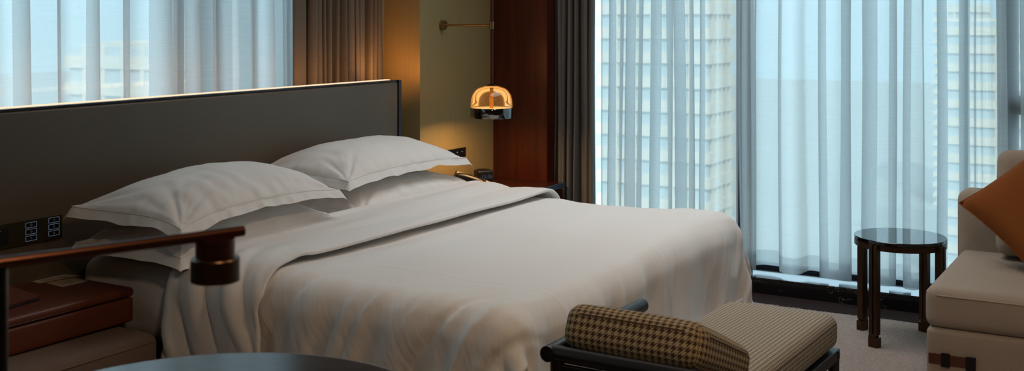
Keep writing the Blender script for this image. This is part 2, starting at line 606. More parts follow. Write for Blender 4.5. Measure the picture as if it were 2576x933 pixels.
# ---------------------------------------------------------------- curtains
def curtain(name, p0, p1, nrm, z0, z1, widths, amp, over, mat, seed, hem=0.0, hemwave=0.0, nz=26, per=22, thick=0.0, flare=.25, drift=.02):
    """cloth hanging in folds along p0-p1; widths: the width of every fold"""
    rnd = random.Random(seed)
    p0, p1, nrm = Vector(p0), Vector(p1), Vector(nrm)
    d = p1 - p0
    L = d.length
    d.normalize()
    tot = sum(widths)
    base, acc = [], 0.0
    for i, wd in enumerate(widths):
        a = amp * (.7 + .6 * rnd.random()) * min(1.3, .5 + .5 * wd / (tot / len(widths)))
        ov = over * (.1 + 1.5 * rnd.random())
        base.append((acc * L / tot, wd * L / tot, a, ov, rnd.uniform(-1, 1), rnd.uniform(-1, 1)))
        acc += wd
    cols = []
    for i, (s0, wd, a, ov, r1, r2) in enumerate(base):
        for q in range(per):
            cols.append((i, q / per))
    cols.append((len(base) - 1, 1.0))
    bm = bmesh.new()
    uvl = bm.loops.layers.uv.new('UVMap')
    zs = [z1 + (z0 - z1) * (j / nz) for j in range(nz + 1)]
    if hem:
        zs = [z for z in zs if z > z0 + hem + .02] + [z0 + hem, z0 + hem * .66, z0 + hem * .33, z0]
    rows, us = [], []
    for z in zs:
        tz = (z1 - z) / (z1 - z0)
        row, pts = [], []
        for (i, ph) in cols:
            s0, wd, a, ov, r1, r2 = base[i]
            nx = base[min(i + 1, len(base) - 1)]
            # blend neighbouring folds' size so that the cloth stays continuous
            k_ = ph * ph * (3 - 2 * ph)
            aa = a + (nx[2] - a) * k_
            oo = ov + (nx[3] - ov) * k_
            rr = r1 + (nx[4] - r1) * k_
            an = 2 * PI * ph
            am = aa * (.75 + flare * tz)
            s = s0 + wd * ph - oo * wd * math.sin(2 * an) * .5 + rr * drift * tz * tz + .006 * math.sin(5 * tz + r2 * 6 + i)
            y = am * math.sin(an) + am * .25 * math.sin(2 * an + rr * 3)
            zz = z
            if hem:
                zz = z + (hemwave * (.5 + .5 * math.sin(an + rr)) if tz > .9 else 0) * max(0, (tz - .9) / .1)
            p = p0 + d * s + nrm * y
            pts.append((p.x, p.y, zz))
        rows.append([bm.verts.new(p) for p in pts])
        if not us:
            u = 0
            us = [0]
            for a_, b_ in zip(pts, pts[1:]):
                u += math.dist(a_[:2], b_[:2])
                us.append(u)
    for j in range(len(zs) - 1):
        for i in range(len(cols) - 1):
            f = bm.faces.new((rows[j][i], rows[j + 1][i], rows[j + 1][i + 1], rows[j][i + 1]))
            f.smooth = True
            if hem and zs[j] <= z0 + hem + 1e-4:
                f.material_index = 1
            for l, (jj, ii) in zip(f.loops, ((j, i), (j + 1, i), (j + 1, i + 1), (j, i + 1))):
                l[uvl].uv = (us[ii], zs[jj])
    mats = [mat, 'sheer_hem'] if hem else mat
    o = obj(name, bm, mats)
    if thick:
        m_ = o.modifiers.new('thickness', 'SOLIDIFY')
        m_.thickness = thick
        m_.offset = 0
    return o

def fold_list(rnd, total, lo, hi):
    out = []
    while sum(out) < total:
        out.append(rnd.uniform(lo, hi))
    return out
rnd = random.Random(4)
# right window sheers: two panels, with bunched folds where panels meet
XS = X_R + .125
w1 = fold_list(rnd, 1.0, .15, .32)
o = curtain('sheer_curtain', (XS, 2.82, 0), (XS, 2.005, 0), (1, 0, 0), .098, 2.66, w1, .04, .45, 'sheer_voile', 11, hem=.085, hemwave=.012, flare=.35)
tag(o, 'white sheer curtain panel beside the charcoal drape, behind the bed foot', 'curtain', None)
w2 = [.07, .06] + fold_list(rnd, 1.3, .15, .32) + [.08]
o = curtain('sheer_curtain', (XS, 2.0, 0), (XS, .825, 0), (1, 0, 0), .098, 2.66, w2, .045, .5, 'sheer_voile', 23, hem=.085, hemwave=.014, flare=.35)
tag(o, 'white sheer curtain panel behind the round side table', 'curtain', None)
w3 = [.07, .06] + fold_list(rnd, 4.0, .15, .32)
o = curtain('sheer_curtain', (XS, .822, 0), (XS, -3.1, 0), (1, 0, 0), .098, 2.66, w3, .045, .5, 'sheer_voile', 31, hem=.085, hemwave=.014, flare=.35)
tag(o, 'white sheer curtain panel behind the armchair at the right edge', 'curtain', None)
# bay sheer
w4 = fold_list(rnd, 5.6, .17, .34)
YS = Y_B - .12
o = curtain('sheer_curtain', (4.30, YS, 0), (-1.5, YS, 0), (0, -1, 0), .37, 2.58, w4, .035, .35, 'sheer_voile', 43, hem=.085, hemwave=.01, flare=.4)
tag(o, 'pale blue white sheer curtain above the long headboard', 'curtain', None)
# drapes
wd = [.16, .07, .05] + fold_list(rnd, .62, .05, .085)
o = curtain('drape', (4.16, Y_B - .16, 0), (X_J - .015, Y_B - .16, 0), (0, -1, 0), .02, 2.58, wd, .038, .45, 'drape_taupe', 5, thick=.004, flare=.1, drift=.01)
tag(o, 'taupe pleated drape lit orange behind the headboard end', 'curtain', None)
wd = fold_list(rnd, .26, .055, .095) + [.13, .08]
o = curtain('drape', (X_R + .10, 3.09, 0), (X_R + .08, 2.83, 0), (1, 0, 0), .10, 2.66, wd, .05, .4, 'drape_charcoal', 9, thick=.004, flare=.35, drift=.03)
tag(o, 'charcoal pleated drape beside the reddish wood panel', 'curtain', None)
# ---------------------------------------------------------------- headboard
hb = thing('headboard', 'long grey brown leather headboard with glowing light strip on top', 'headboard', (1.6, 3.42, 0))
hb.rotation_euler = (0, 0, 0)
obj('panel', cushion(6.34, .05, .93, .012, 30, c=(-.195, -.035, .635)), 'headboard_leather', hb, True)
bm = bmesh.new()
box(bm, -3.2, 3.0, -.025, .03, .15, 1.098, bev=.002)         # carcass
box(bm, 2.976, 3.0, -.062, -.025, .15, 1.108, bev=.002)       # end edge
box(bm, -3.2, 2.976, -.055, -.025, 1.1005, 1.108, bev=.001)
obj('frame', bm, 'headboard_edge', hb)
obj('light_strip', boxes((-3.19, 2.965, -.016, .012, 1.0985, 1.1108)), 'led_strip', hb)
lo = lamp('headboard_light', 'AREA', (1.55, 3.52, 1.105), 5.0, (1.0, .42, .12), rot=(math.radians(120), 0, 0), shape='RECTANGLE', size=6.1, size_y=.02)
hb_l = lamp('headboard_end_light', 'AREA', (4.68, 3.54, 1.115), .6, (1.0, .40, .10), rot=(math.radians(135), 0, math.radians(-60)), shape='RECTANGLE', size=.05, size_y=.03)

# ---------------------------------------------------------------- cloth relaxer (position based)
def grid_cons(idx, hx, hy, bend=.25, shear=.5):
    """disjoint constraint colours for a grid of particle ids"""
    ny, nx = idx.shape
    out = []
    def add(a, b, r, st):
        a, b, r = a.ravel(), b.ravel(), np.broadcast_to(r, a.shape).ravel().copy() if not np.isscalar(r) else np.full(a.size, r)
        if a.size:
            out.append((a, b, r, st))
    for par in (0, 1):
        c = np.arange(par, nx - 1, 2)
        add(idx[:, c], idx[:, c + 1], hx, 1.0)
        r = np.arange(par, ny - 1, 2)
        add(idx[r], idx[r + 1], hy, 1.0)
        dg = math.hypot(hx, hy)
        add(idx[r][:, :-1], idx[r + 1][:, 1:], dg, shear)
        add(idx[r][:, 1:], idx[r + 1][:, :-1], dg, shear)
    for par in (0, 2):
        c = np.array([q for q in range(nx - 2) if q % 4 in (par, par + 1)])
        add(idx[:, c], idx[:, c + 2], 2 * hx, bend)
        r = np.array([q for q in range(ny - 2) if q % 4 in (par, par + 1)])
        add(idx[r], idx[r + 2], 2 * hy, bend)
    return out

def solve(P, W, cons):
    for a, b, r, st in cons:
        d = P[b] - P[a]
        L = np.sqrt((d * d).sum(1)) + 1e-9
        wa, wb = W[a], W[b]
        ws = wa + wb + 1e-9
        c = (st * (L - r) / L / ws)[:, None] * d
        P[a] += c * wa[:, None]
        P[b] -= c * wb[:, None]

def smooth_noise(rs, nx, ny, cell):
    g = rs.standard_normal((ny // cell + 3, nx // cell + 3))
    yy = np.arange(ny) / cell
    xx = np.arange(nx) / cell
    y0, x0 = yy.astype(int), xx.astype(int)
    fy, fx = (yy - y0), (xx - x0)
    fy, fx = fy * fy * (3 - 2 * fy), fx * fx * (3 - 2 * fx)
    a = g[y0][:, x0] * (1 - fx) + g[y0][:, x0 + 1] * fx
    b = g[y0 + 1][:, x0] * (1 - fx) + g[y0 + 1][:, x0 + 1] * fx
    return a * (1 - fy)[:, None] + b * fy[:, None]

def upsample(G):
    """double a grid of points with a cubic filter"""
    for ax in (0, 1):
        G = np.moveaxis(G, ax, 0)
        n = len(G)
        E_ = np.concatenate([2 * G[:1] - G[1:2], G, 2 * G[-1:] - G[-2:-1]])
        mid = (9 * (G[:-1] + G[1:]) - E_[:n - 1] - E_[3:n + 2]) / 16
        out = np.empty((2 * n - 1,) + G.shape[1:])
        out[::2] = G
        out[1::2] = mid
        G = np.moveaxis(out, 0, ax)
    return G

def normals(G):
    a = np.gradient(G, axis=1)
    b = np.gradient(G, axis=0)
    n = np.cross(a, b)
    return n / (np.linalg.norm(n, axis=2, keepdims=True) + 1e-9)

def creases(rs, nj, ni, cell_j, cell_i, shear_j=0.0, shear_i=0.0):
    """ridged noise: sharp thin creases with soft sides, about -1..1"""
    gx, gy = ni / cell_i, nj / cell_j
    g = rs.standard_normal((int(gy + abs(shear_j) * ni / cell_j) + 4, int(gx + abs(shear_i) * nj / cell_i) + 4))
    y = np.linspace(0, gy, nj)
    x = np.linspace(0, gx, ni)
    Y, X_ = np.meshgrid(y, x, indexing='ij')
    jn, in_ = np.meshgrid(np.arange(nj), np.arange(ni), indexing='ij')
    Y, X_ = Y + abs(shear_j) * (in_ if shear_j > 0 else ni - in_) / cell_j, X_ + abs(shear_i) * (jn if shear_i > 0 else nj - jn) / cell_i
    y0, x0 = Y.astype(int), X_.astype(int)
    fy, fx = Y - y0, X_ - x0
    fy, fx = fy * fy * (3 - 2 * fy), fx * fx * (3 - 2 * fx)
    v = (g[y0, x0] * (1 - fx) + g[y0, x0 + 1] * fx) * (1 - fy) + (g[y0 + 1, x0] * (1 - fx) + g[y0 + 1, x0 + 1] * fx) * fy
    return v

def make_pillow(name, cx, cy_, rz, sx, sy, zm, t_top, t_bot, bend, seed, label, tips=(.02, .02, .02, .02), lean=0.0):
    """an Oxford pillow: two swelling sheets meeting at a seam, with a drooping flange round it.
    zm: height of the seam plane at the middle; bend: how far the ends and sides sink; tips: extra droop of the four corners"""
    rs = np.random.RandomState(seed)
    h = .0085
    fl = .046
    nx, ny = int(sx / h) + 1, int(sy / h) + 1
    nf = int(fl / h)
    xs = np.linspace(-sx / 2, sx / 2, nx)
    ys = np.linspace(-sy / 2, sy / 2, ny)
    X, Y = np.meshgrid(xs, ys)
    ax, ay = xs[nx - 1 - nf], ys[ny - 1 - nf]
    u, v = np.clip(X / ax, -1, 1), np.clip(Y / ay, -1, 1)
    # distance outside the seam
    ex, ey = np.maximum(np.abs(X) - ax, 0), np.maximum(np.abs(Y) - ay, 0)
    out = np.maximum(ex, ey)
    corner = np.minimum(ex, ey)
    shape = (np.clip(1 - np.abs(u) ** 2.6, 0, 1) * np.clip(1 - np.abs(v) ** 2.2, 0, 1))
    prof = shape ** .62
    low = creases(rs, ny, nx, 26, 30)
    prof_t = prof * (1 + .05 * low)
    mid = zm - bend[0] * np.abs(u) ** 2.5 - bend[1] * np.abs(v) ** 2.5 + lean * v
    cw = [(-1, -1), (1, -1), (1, 1), (-1, 1)]
    for (a, b), t in zip(cw, tips):
        mid = mid - t * np.clip((u * a + 1) / 2, 0, 1) ** 7 * np.clip((v * b + 1) / 2, 0, 1) ** 6
    # the swelling pulls the sides in between the corners
    px = X * (1 - .045 * (1 - np.abs(v) ** 2.5))
    py = Y * (1 - .075 * (1 - np.abs(u) ** 3.0))
    # flange hangs down
    wob = creases(rs, ny, nx, 9, 9)
    drop = .80 + .12 * wob
    pull = .50
    px = px - np.sign(X) * ex * pull
    py = py - np.sign(Y) * ey * pull
    mid = mid - drop * out * .85 - corner * .25
    # creases
    dl_, db_ = (ax - np.abs(X)), (ay - np.abs(Y))
    def fall(d, L_):
        return np.where(d >= 0, (d / .012).clip(0, 1) * np.exp(-(np.maximum(d, 0) / L_) ** 1.3), np.minimum(1, -d / .02) * .8)
    inside = (dl_ > 0) & (db_ > 0)
    side_n = creases(rs, ny, nx, 3.6, 26) + .7 * creases(rs, ny, nx, 7, 30)
    long_n = creases(rs, ny, nx, 26, 3.8) + .7 * creases(rs, ny, nx, 30, 8)
    D = .0030 * fall(dl_, .07) * side_n * (np.abs(v) < .97) + .0030 * fall(db_, .06) * long_n * (np.abs(u) < .97)
    for a, b in cw:
        rx, ry = ax - a * X, ay - b * Y
        rr_ = np.hypot(rx, ry)
        th = np.arctan2(ry, rx)
        ph = rs.uniform(0, 6, 4)
        w_ = np.sin(th * 11 + ph[0] + rr_ * 6) + .7 * np.sin(th * 19 + ph[1] - rr_ * 9) + .5 * np.sin(th * 29 + ph[2])
        D += .0048 * w_ * np.exp(-(rr_ / .19) ** 2) * (rr_ / .07).clip(0, 1) * inside
    D += .0020 * creases(rs, ny, nx, 16, 5) * inside + .0018 * creases(rs, ny, nx, 6, 15) * inside
    Zt = mid + t_top * prof_t * (out <= 0)
    Zb = mid - t_bot * prof
    G = np.stack([px, py, Zt], 2)
    G = G + normals(G) * D[..., None]
    B = np.stack([px, py, Zb], 2)
    def place(A):
        ca, sa = math.cos(rz), math.sin(rz)
        return np.stack([A[..., 0] * ca - A[..., 1] * sa, A[..., 0] * sa + A[..., 1] * ca, A[..., 2]], -1)
    G, B = place(G), place(B)
    nb2 = ny * nx
    id2 = np.arange(nb2).reshape(ny, nx)
    sl = (slice(nf, ny - nf), slice(nf, nx - nf))
    bo2 = id2[sl].copy()
    bo2[1:-1, 1:-1] = np.arange(nb2, nb2 + (bo2.shape[0] - 2) * (bo2.shape[1] - 2)).reshape(bo2.shape[0] - 2, -1)
    P = np.concatenate([G.reshape(-1, 3), B[sl][1:-1, 1:-1].reshape(-1, 3)])
    P[:, 2] -= zm
    q_ = lambda g: np.stack([g[:-1, :-1], g[:-1, 1:], g[1:, 1:], g[1:, :-1]], -1).reshape(-1, 4)
    me = bpy.data.meshes.new(name)
    me.from_pydata(P.tolist(), [], q_(id2).tolist() + q_(bo2)[:, ::-1].tolist())
    o = link(name, me, 'white_cotton', None, True)
    o.location = (cx, cy_, zm)
    s_ = o.modifiers.new('smooth', 'SUBSURF')
    s_.levels = s_.render_levels = 1
    ids = id2[sl]
    ring = list(ids[0, :]) + list(ids[1:, -1]) + list(ids[-1, -2::-1]) + list(ids[-2:0:-1, 0])
    tag(o, label, 'pillow')
    obj('seam', tube([tuple(P[q] + np.array((0, 0, .0012))) for q in ring], .0013, 5, closed=True), 'white_cotton', o, True)
    return o

# ---------------------------------------------------------------- bed
XB0, XB1, YB0, YB1 = 2.67, 4.545, 1.585, 3.37
ZM = .565
bed = thing('bed', 'large double bed with dark base and white mattress before the headboard', 'bed', ((XB0 + XB1) / 2, (YB0 + YB1) / 2, 0))
bx, by = (XB1 - XB0) / 2, (YB1 - YB0) / 2
obj('base', boxes((-bx + .03, bx - .03, -by + .03, by - .005, .06, .30), bev=.012), 'headboard_edge', bed)
for sx_ in (-1, 1):
    for sy_ in (-1, 1):
        obj('leg', lathe([(0, .0125), (.025, .0125), (.03, .065), (0, .065)], 20, c=(sx_ * (bx - .15), sy_ * (by - .15), 0)), 'black_metal', bed)
def mwarp(p):
    w_ = .004 * math.sin(p[0] * 9 + p[2] * 14) + .004 * math.sin(p[1] * 17 - p[2] * 9)
    s_ = .008 * math.exp(-((p[2] - .0) / .06) ** 2)
    return (p[0] + (w_ + s_) * (1 if p[0] > 0 else -1) * (abs(p[0]) / bx) ** 8, p[1], p[2])
obj('mattress', cushion(2 * bx, 2 * by - .01, ZM - .305, .055, 60, bulge=(.01, 0, .008), warp=mwarp, c=(0, 0, (ZM + .305) / 2)), 'white_cotton', bed, True)

make_pillow('pillow', 3.01, 3.04, .035, .93, .58, .655, .080, .083, (.012, .006), 1,
            'white pillow lowest in the left stack, nearest the leather box', tips=(.004, .0, .0, .0))
make_pillow('pillow', 2.965, 3.00, .05, .93, .58, .788, .095, .062, (.022, .012), 2,
            'plump white pillow on top of the left stack, closest to the desk lamp arm', tips=(.018, .0, .0, -.02))
make_pillow('pillow', 4.03, 3.08, .02, 1.00, .60, .655, .080, .083, (.016, .006), 3,
            'white pillow underneath in the far stack beside the bedside phone', tips=(.01, .0, .0, .0))
make_pillow('pillow', 3.985, 3.11, .01, .97, .60, .788, .094, .062, (.016, .008), 4,
            'plump white pillow on top of the far stack below the headboard end', tips=(.004, .002, .0, .006))

def make_duvet():
    rs = np.random.RandomState(7)
    h = .0215
    left, right, foot, band = .41, .28, .325, .44
    x0, x1 = XB0 - left, XB1 + right
    yfold = 2.88
    Ls = (yfold - YB0) + foot
    nx = int((x1 - x0) / h) + 1
    nv = int((Ls + band) / h) + 1
    hx, hv = (x1 - x0) / (nx - 1), (Ls + band) / (nv - 1)
    idx = np.arange(nx * nv).reshape(nv, nx)
    X = np.linspace(x0, x1, nx)
    Vv = np.linspace(0, Ls + band, nv)
    P = np.zeros((nv, nx, 3))
    P[:, :, 0] = X[None]
    back = Vv > Ls
    P[:, :, 1] = np.where(back, 2 * (YB0 - foot + Ls) - (YB0 - foot + Vv), YB0 - foot + Vv)[:, None]
    tb = np.clip((Vv - Ls + .04) / .08, 0, 1)
    off = .040 + .023 * tb
    P[:, :, 2] = (ZM + .06 + off)[:, None] + smooth_noise(rs, nx, nv, 6) * .004
    # soft bumps of the filling
    off2 = off[:, None] + smooth_noise(rs, nx, nv, 14) * .008 * (1 - .75 * tb[:, None]) + smooth_noise(rs, nx, nv, 7) * .0015
    off2 = np.maximum(off2, .015).ravel()
    P = P.reshape(-1, 3)
    N = len(P)
    W = np.ones(N)
    cons = []
    gath = 1 + .035 * np.clip((.42 - Vv) / .3, 0, 1)
    sidew = np.zeros(nx)
    for a, b, r, st in grid_cons(idx, hx, hv, .10, .35):
        row = a // nx
        horiz = (b - a) < 3
        r = r * np.where(horiz, gath[row], 1.0)
        col = a % nx
        xl = x0 + col * hx
        sd = np.clip((XB0 + .12 - xl) / .2, 0, 1)
        r = r * np.where(~horiz, 1 + .03 * sd, 1.0)
        cons.append((a, b, r, st))
    # the cover is open at its two foot corners
    fx, fv = np.meshgrid(X, Vv)
    gone = (((fx < XB0 - .03) & (fv < foot + .03)) | ((fx < XB0 + .03 + .35 * (foot - fv)) & (fv < foot - .03)) | ((fx > XB1 + .055) & (fv < foot - .02))).ravel()
    cons = [(a[m], b[m], q[m], st) for a, b, q, st in cons for m in [~(gone[a] | gone[b])]]
    W[gone] = 0
    c = np.array([(XB0 + XB1) / 2, (YB0 + YB1) / 2 + .3, ZM - .5])
    hf = np.array([bx, by + .3, .5])
    rr = .075
    # tucked hems: foot row and the far side
    row0 = idx[0]
    foot_t = np.stack([np.clip(X, XB0 + .03, XB1 - .03), np.full(nx, YB0 - .030), np.full(nx, .27)], 1)
    selF = (X > XB0 + .16) & (X < XB1 + .05)
    colR = idx[:int(Ls / hv), -1]
    yR = np.clip(YB0 - foot + Vv[:len(colR)], YB0 + .02, 9)
    right_t = np.stack([np.full(len(colR), XB1 - .01), yR, np.full(len(colR), .31)], 1)
    V = np.zeros_like(P)
    dt = 1 / 60
    NS = 80
    for step in range(NS):
        V[:, 2] -= 9.8 * dt
        V[gone] = 0
        Q = P.copy()
        P = P + V * dt
        k_ = min(1, max(0, (step - 14) / 30))
        for it in range(10):
            solve(P, W, cons)
            q = np.abs(P - c) - (hf - rr)
            qp = np.maximum(q, 0)
            L = np.sqrt((qp * qp).sum(1))
            d = L + np.minimum(q.max(1), 0) - rr
            hit = d < off2
            g_ = np.where(L[:, None] > 1e-6, qp / (L[:, None] + 1e-9), (q == q.max(1)[:, None]).astype(float))
            g_ *= np.sign(P - c)
            g_[:, 2] = np.abs(g_[:, 2]) * (P[:, 2] > c[2])
            P[hit] += g_[hit] * (off2 - d)[hit][:, None]
            if k_ > 0:
                ids_ = row0[selF]
                P[ids_] += (foot_t[selF] - P[ids_]) * .35 * k_
            P[:, 2] = np.maximum(P[:, 2], .03)
        # friction where the cover lies on the bed
        lie = hit & (np.abs(P[:, 0] - c[0]) < hf[0] - .03) & (P[:, 1] > YB0 + .04)
        P[lie, :2] = Q[lie, :2] + (P[lie, :2] - Q[lie, :2]) * .25
        V = (P - Q) / dt * .95
        V[hit] *= .6
    G = P.reshape(nv, nx, 3)
    lowG = G
    # carry the cloth on past its cut edges so that they stay clean when refined
    known = ~gone.reshape(nv, nx)
    G = np.where(known[..., None], G, 0.0)
    for _ in range(8):
        Pk = np.pad(known, 2)
        acc, cnt = np.zeros_like(G), np.zeros(known.shape)
        PG = np.pad(G, ((2, 2), (2, 2), (0, 0)))
        for dy, dx in ((1, 0), (-1, 0), (0, 1), (0, -1)):
            k1 = Pk[2 + dy:2 + dy + nv, 2 + dx:2 + dx + nx]
            k2 = Pk[2 + 2 * dy:2 + 2 * dy + nv, 2 + 2 * dx:2 + 2 * dx + nx]
            m = k1 & k2
            e1 = PG[2 + dy:2 + dy + nv, 2 + dx:2 + dx + nx]
            e2 = PG[2 + 2 * dy:2 + 2 * dy + nv, 2 + 2 * dx:2 + 2 * dx + nx]
            acc += np.where(m[..., None], 2 * e1 - e2, 0)
            cnt += m
        new = (~known) & (cnt > 0)
        G = np.where(new[..., None], acc / np.maximum(cnt, 1)[..., None], G)
        known = known | new
    G = upsample(G)
    nv2, nx2 = G.shape[:2]
    xs = x0 + np.arange(nx2) * hx / 2
    vs = np.arange(nv2) * hv / 2
    XX, VV = np.meshgrid(xs, vs)
    ridge = creases(rs, nv2, nx2, 3.4, 26, shear_j=.5)      # runs across x: down the side
    ridge2 = creases(rs, nv2, nx2, 7.5, 40, shear_j=.38)
    foot_r = creases(rs, nv2, nx2, 34, 4.0, shear_i=-.4)     # runs along v: down the foot
    foot_r2 = creases(rs, nv2, nx2, 40, 9.0, shear_i=-.3)
    slant = creases(rs, nv2, nx2, 9, 60)
    ls = np.clip((XB0 + .30 - XX) / .34, 0, 1)
    fs = np.clip((foot + .10 - VV) / .16, 0, 1)
    rg_ = lambda q: .55 - np.abs(q)
    D = ls * (.0085 * rg_(ridge) + .0200 * rg_(ridge2) + .008 * ridge) * (1 - .7 * fs)
    D += fs * (.0065 * rg_(foot_r) + .0160 * rg_(foot_r2))
    D += (1 - ls) * (1 - fs) * (.0045 * slant)
    # the open corner's two lips stand out from the bed
    D += .045 * np.exp(-((VV - foot) / .08) ** 2) * np.clip((XB0 + .02 - XX) / .08, 0, 1) * (VV > foot - .02)
    cut = XB0 + .03 + .35 * (foot - VV)
    D += .040 * np.exp(-((XX - cut) / .05) ** 2) * np.clip((foot + .01 - VV) / .08, 0, 1) * (XX < XB0 + .5)
    onband = np.clip((VV - Ls) / .05, 0, 1)
    D += onband * .0022 * creases(rs, nv2, nx2, 5, 26)
    edge = np.exp(-((VV - (Ls + band - .045)) / .004) ** 2)
    D -= .0022 * edge                            # stitched hem of the turned down band
    G = G + normals(G) * D[..., None]
    idx = np.arange(nv2 * nx2).reshape(nv2, nx2)
    X, hv, nv, nx = xs, hv / 2, nv2, nx2
    # long press creases in the cover
    for xc, amp in ((3.02, .0045), (3.72, .004)):
        col = np.argmin(np.abs(X - xc))
        G[: int((Ls - .35) / hv), col] += normals(G)[: int((Ls - .35) / hv), col] * amp * .5
    faces = np.stack([idx[:-1, :-1], idx[:-1, 1:], idx[1:, 1:], idx[1:, :-1]], -1)
    g2 = np.repeat(np.repeat(gone.reshape(lowG.shape[:2]), 2, 0), 2, 1)[:nv, :nx]
    g2[1:] |= g2[:-1]
    g2[:, 1:] |= g2[:, :-1]
    g2[:-1] |= g2[1:]
    g2[:, :-1] |= g2[:, 1:]
    keep = ~g2.ravel()[faces].any(-1)
    faces = faces[keep].tolist()
    me = bpy.data.meshes.new('duvet')
    me.from_pydata([tuple(map(float, p)) for p in G.reshape(-1, 3)], [], faces)
    ul = me.uv_layers.new(name='UVMap')
    vi = np.empty(len(me.loops), int)
    me.loops.foreach_get('vertex_index', vi)
    ul.data.foreach_set('uv', np.stack([XX.ravel()[vi], VV.ravel()[vi]], 1).ravel())
    o = link('duvet', me, 'white_duvet', None, True)
    m_ = o.modifiers.new('thickness', 'SOLIDIFY')
    m_.thickness = .016
    m_.offset = -1
    m_ = o.modifiers.new('smooth', 'SUBSURF')
    m_.levels = m_.render_levels = 1
    tag(o, 'white duvet spread over the bed with a turned down band near the pillows', 'duvet')
    return o
make_duvet()

# ---------------------------------------------------------------- far bedside: nightstand, phone, clock, socket, pendant
ns = thing('nightstand', 'dark mahogany nightstand between the bed and the wood panel', 'nightstand', (5.16, 3.215, 0))
obj('top', boxes((-.47, .485, -.225, .24, .465, .49), bev=.003), 'dark_mahogany', ns)
obj('edge_reflection', boxes((-.47, .485, -.236, -.2255, .462, .491), bev=.002), 'frame_paint_and_edge_sheen', ns)  # window reflection on the front edge, painted as a blue-grey strip
obj('body', boxes((-.46, .48, -.215, .235, .08, .464), bev=.003), 'dark_mahogany', ns)
for z in (.10, .285):
    d_ = obj('drawer', boxes((-.45, .47, -.229, -.2155, z, z + .172), bev=.002), 'dark_mahogany', ns)
    obj('handle', boxes((-.06, .06, -.243, -.2295, z + .13, z + .14), bev=.002), 'brass', d_)
obj('plinth', boxes((-.44, .46, -.19, .22, 0, .079)), 'black_wood', ns)

ph = thing('telephone', 'black framed phone with beige face beside the pillows', 'telephone', (5.18, 3.30, .4915), math.radians(30))
def slope_box(x0, x1, y0, y1, zf, zb, th):
    bm = bmesh.new()
    v = [bm.verts.new(p) for p in ((x0, y0, zf - th), (x1, y0, zf - th), (x1, y1, zb - th), (x0, y1, zb - th), (x0, y0, zf), (x1, y0, zf), (x1, y1, zb), (x0, y1, zb))]
    for f in ((0, 3, 2, 1), (4, 5, 6, 7), (0, 1, 5, 4), (1, 2, 6, 5), (2, 3, 7, 6), (3, 0, 4, 7)):
        bm.faces.new([v[i] for i in f])
    return bm
bm = slope_box(-.10, .10, -.10, .10, .02, .085, .012)
box(bm, -.07, .07, .03, .09, 0, .07)
box(bm, -.09, .09, -.095, -.05, 0, .012)
obj('body', bm, 'black_plastic', ph)
obj('face', slope_box(-.086, .092, -.090, .092, .0245, .0835, .002), 'phone_face', ph)
def on_face(x, y, lift=.0015):
    return (x, y, .0265 + (y + .09) * (.059 / .182) + lift)
for r_ in range(4):
    for c_ in range(3):
        x, y, z = on_face(.012 + c_ * .026, -.06 + r_ * .026)
        obj('key', lathe([(0, -.002), (.008, -.002), (.008, .003), (.006, .005), (0, .005)], 12, c=(x, y, z)), 'black_plastic', ph, True)
hs = []
bm = cushion(.05, .19, .026, .012, 12, bulge=(0, 0, .004), warp=lambda p: (p[0], p[1], p[2] + .012 * (abs(p[1]) / .09) ** 3 * (-1) + p[1] * .32), c=(-.066, 0, .062))
obj('handset', bm, 'black_plastic', ph, True)

ck = thing('alarm_clock', 'small black cube alarm clock on the nightstand reading 15:56', 'clock', (5.405, 3.375, .4915), math.radians(-38))
obj('body', cushion(.095, .075, .072, .012, 14, c=(0, 0, .037)), 'black_plastic', ck, True)
obj('top_dial', lathe([(0, 0), (.024, 0), (.026, .002), (.024, .004), (0, .0045)], 32, c=(-.008, 0, .0735)), 'dark_bronze', ck, True)
def text_mesh(name, s, size, mat, parent, loc, rot, depth=.0004):
    cu = bpy.data.curves.new(name, 'FONT')
    cu.body = s
    cu.size = size
    cu.extrude = depth
    cu.align_x = 'CENTER'
    cu.align_y = 'CENTER'
    tmp = bpy.data.objects.new(name, cu)
    C.objects.link(tmp)
    dg = bpy.context.evaluated_depsgraph_get()
    me = bpy.data.meshes.new_from_object(tmp.evaluated_get(dg))
    bpy.data.objects.remove(tmp)
    me.materials.clear()
    o = link(name, me, mat, parent)
    o.location = loc
    o.rotation_euler = rot
    return o
text_mesh('digits', '15:56', .030, 'clock_digits', ck, (.006, -.0385, .036), (PI / 2, 0, 0))

wo_ = thing('wall_socket', 'black socket plate on the gold wall behind the far pillow', 'socket', (5.25, Y_H - .001, .668))
obj('plate', boxes((-.10, .092, -.008, 0, -.026, .026), bev=.002), 'black_plastic', wo_)
for i, x in enumerate((-.055, -.005, .045)):
    t_ = obj('switch', boxes((x - .019, x + .019, -.0115, -.0082, -.019, .019), bev=.001), 'socket_black', wo_)
    obj('mark', boxes((x - .004, x + .004, -.0122, -.0116, .004, .007)), 'phone_marks', t_)

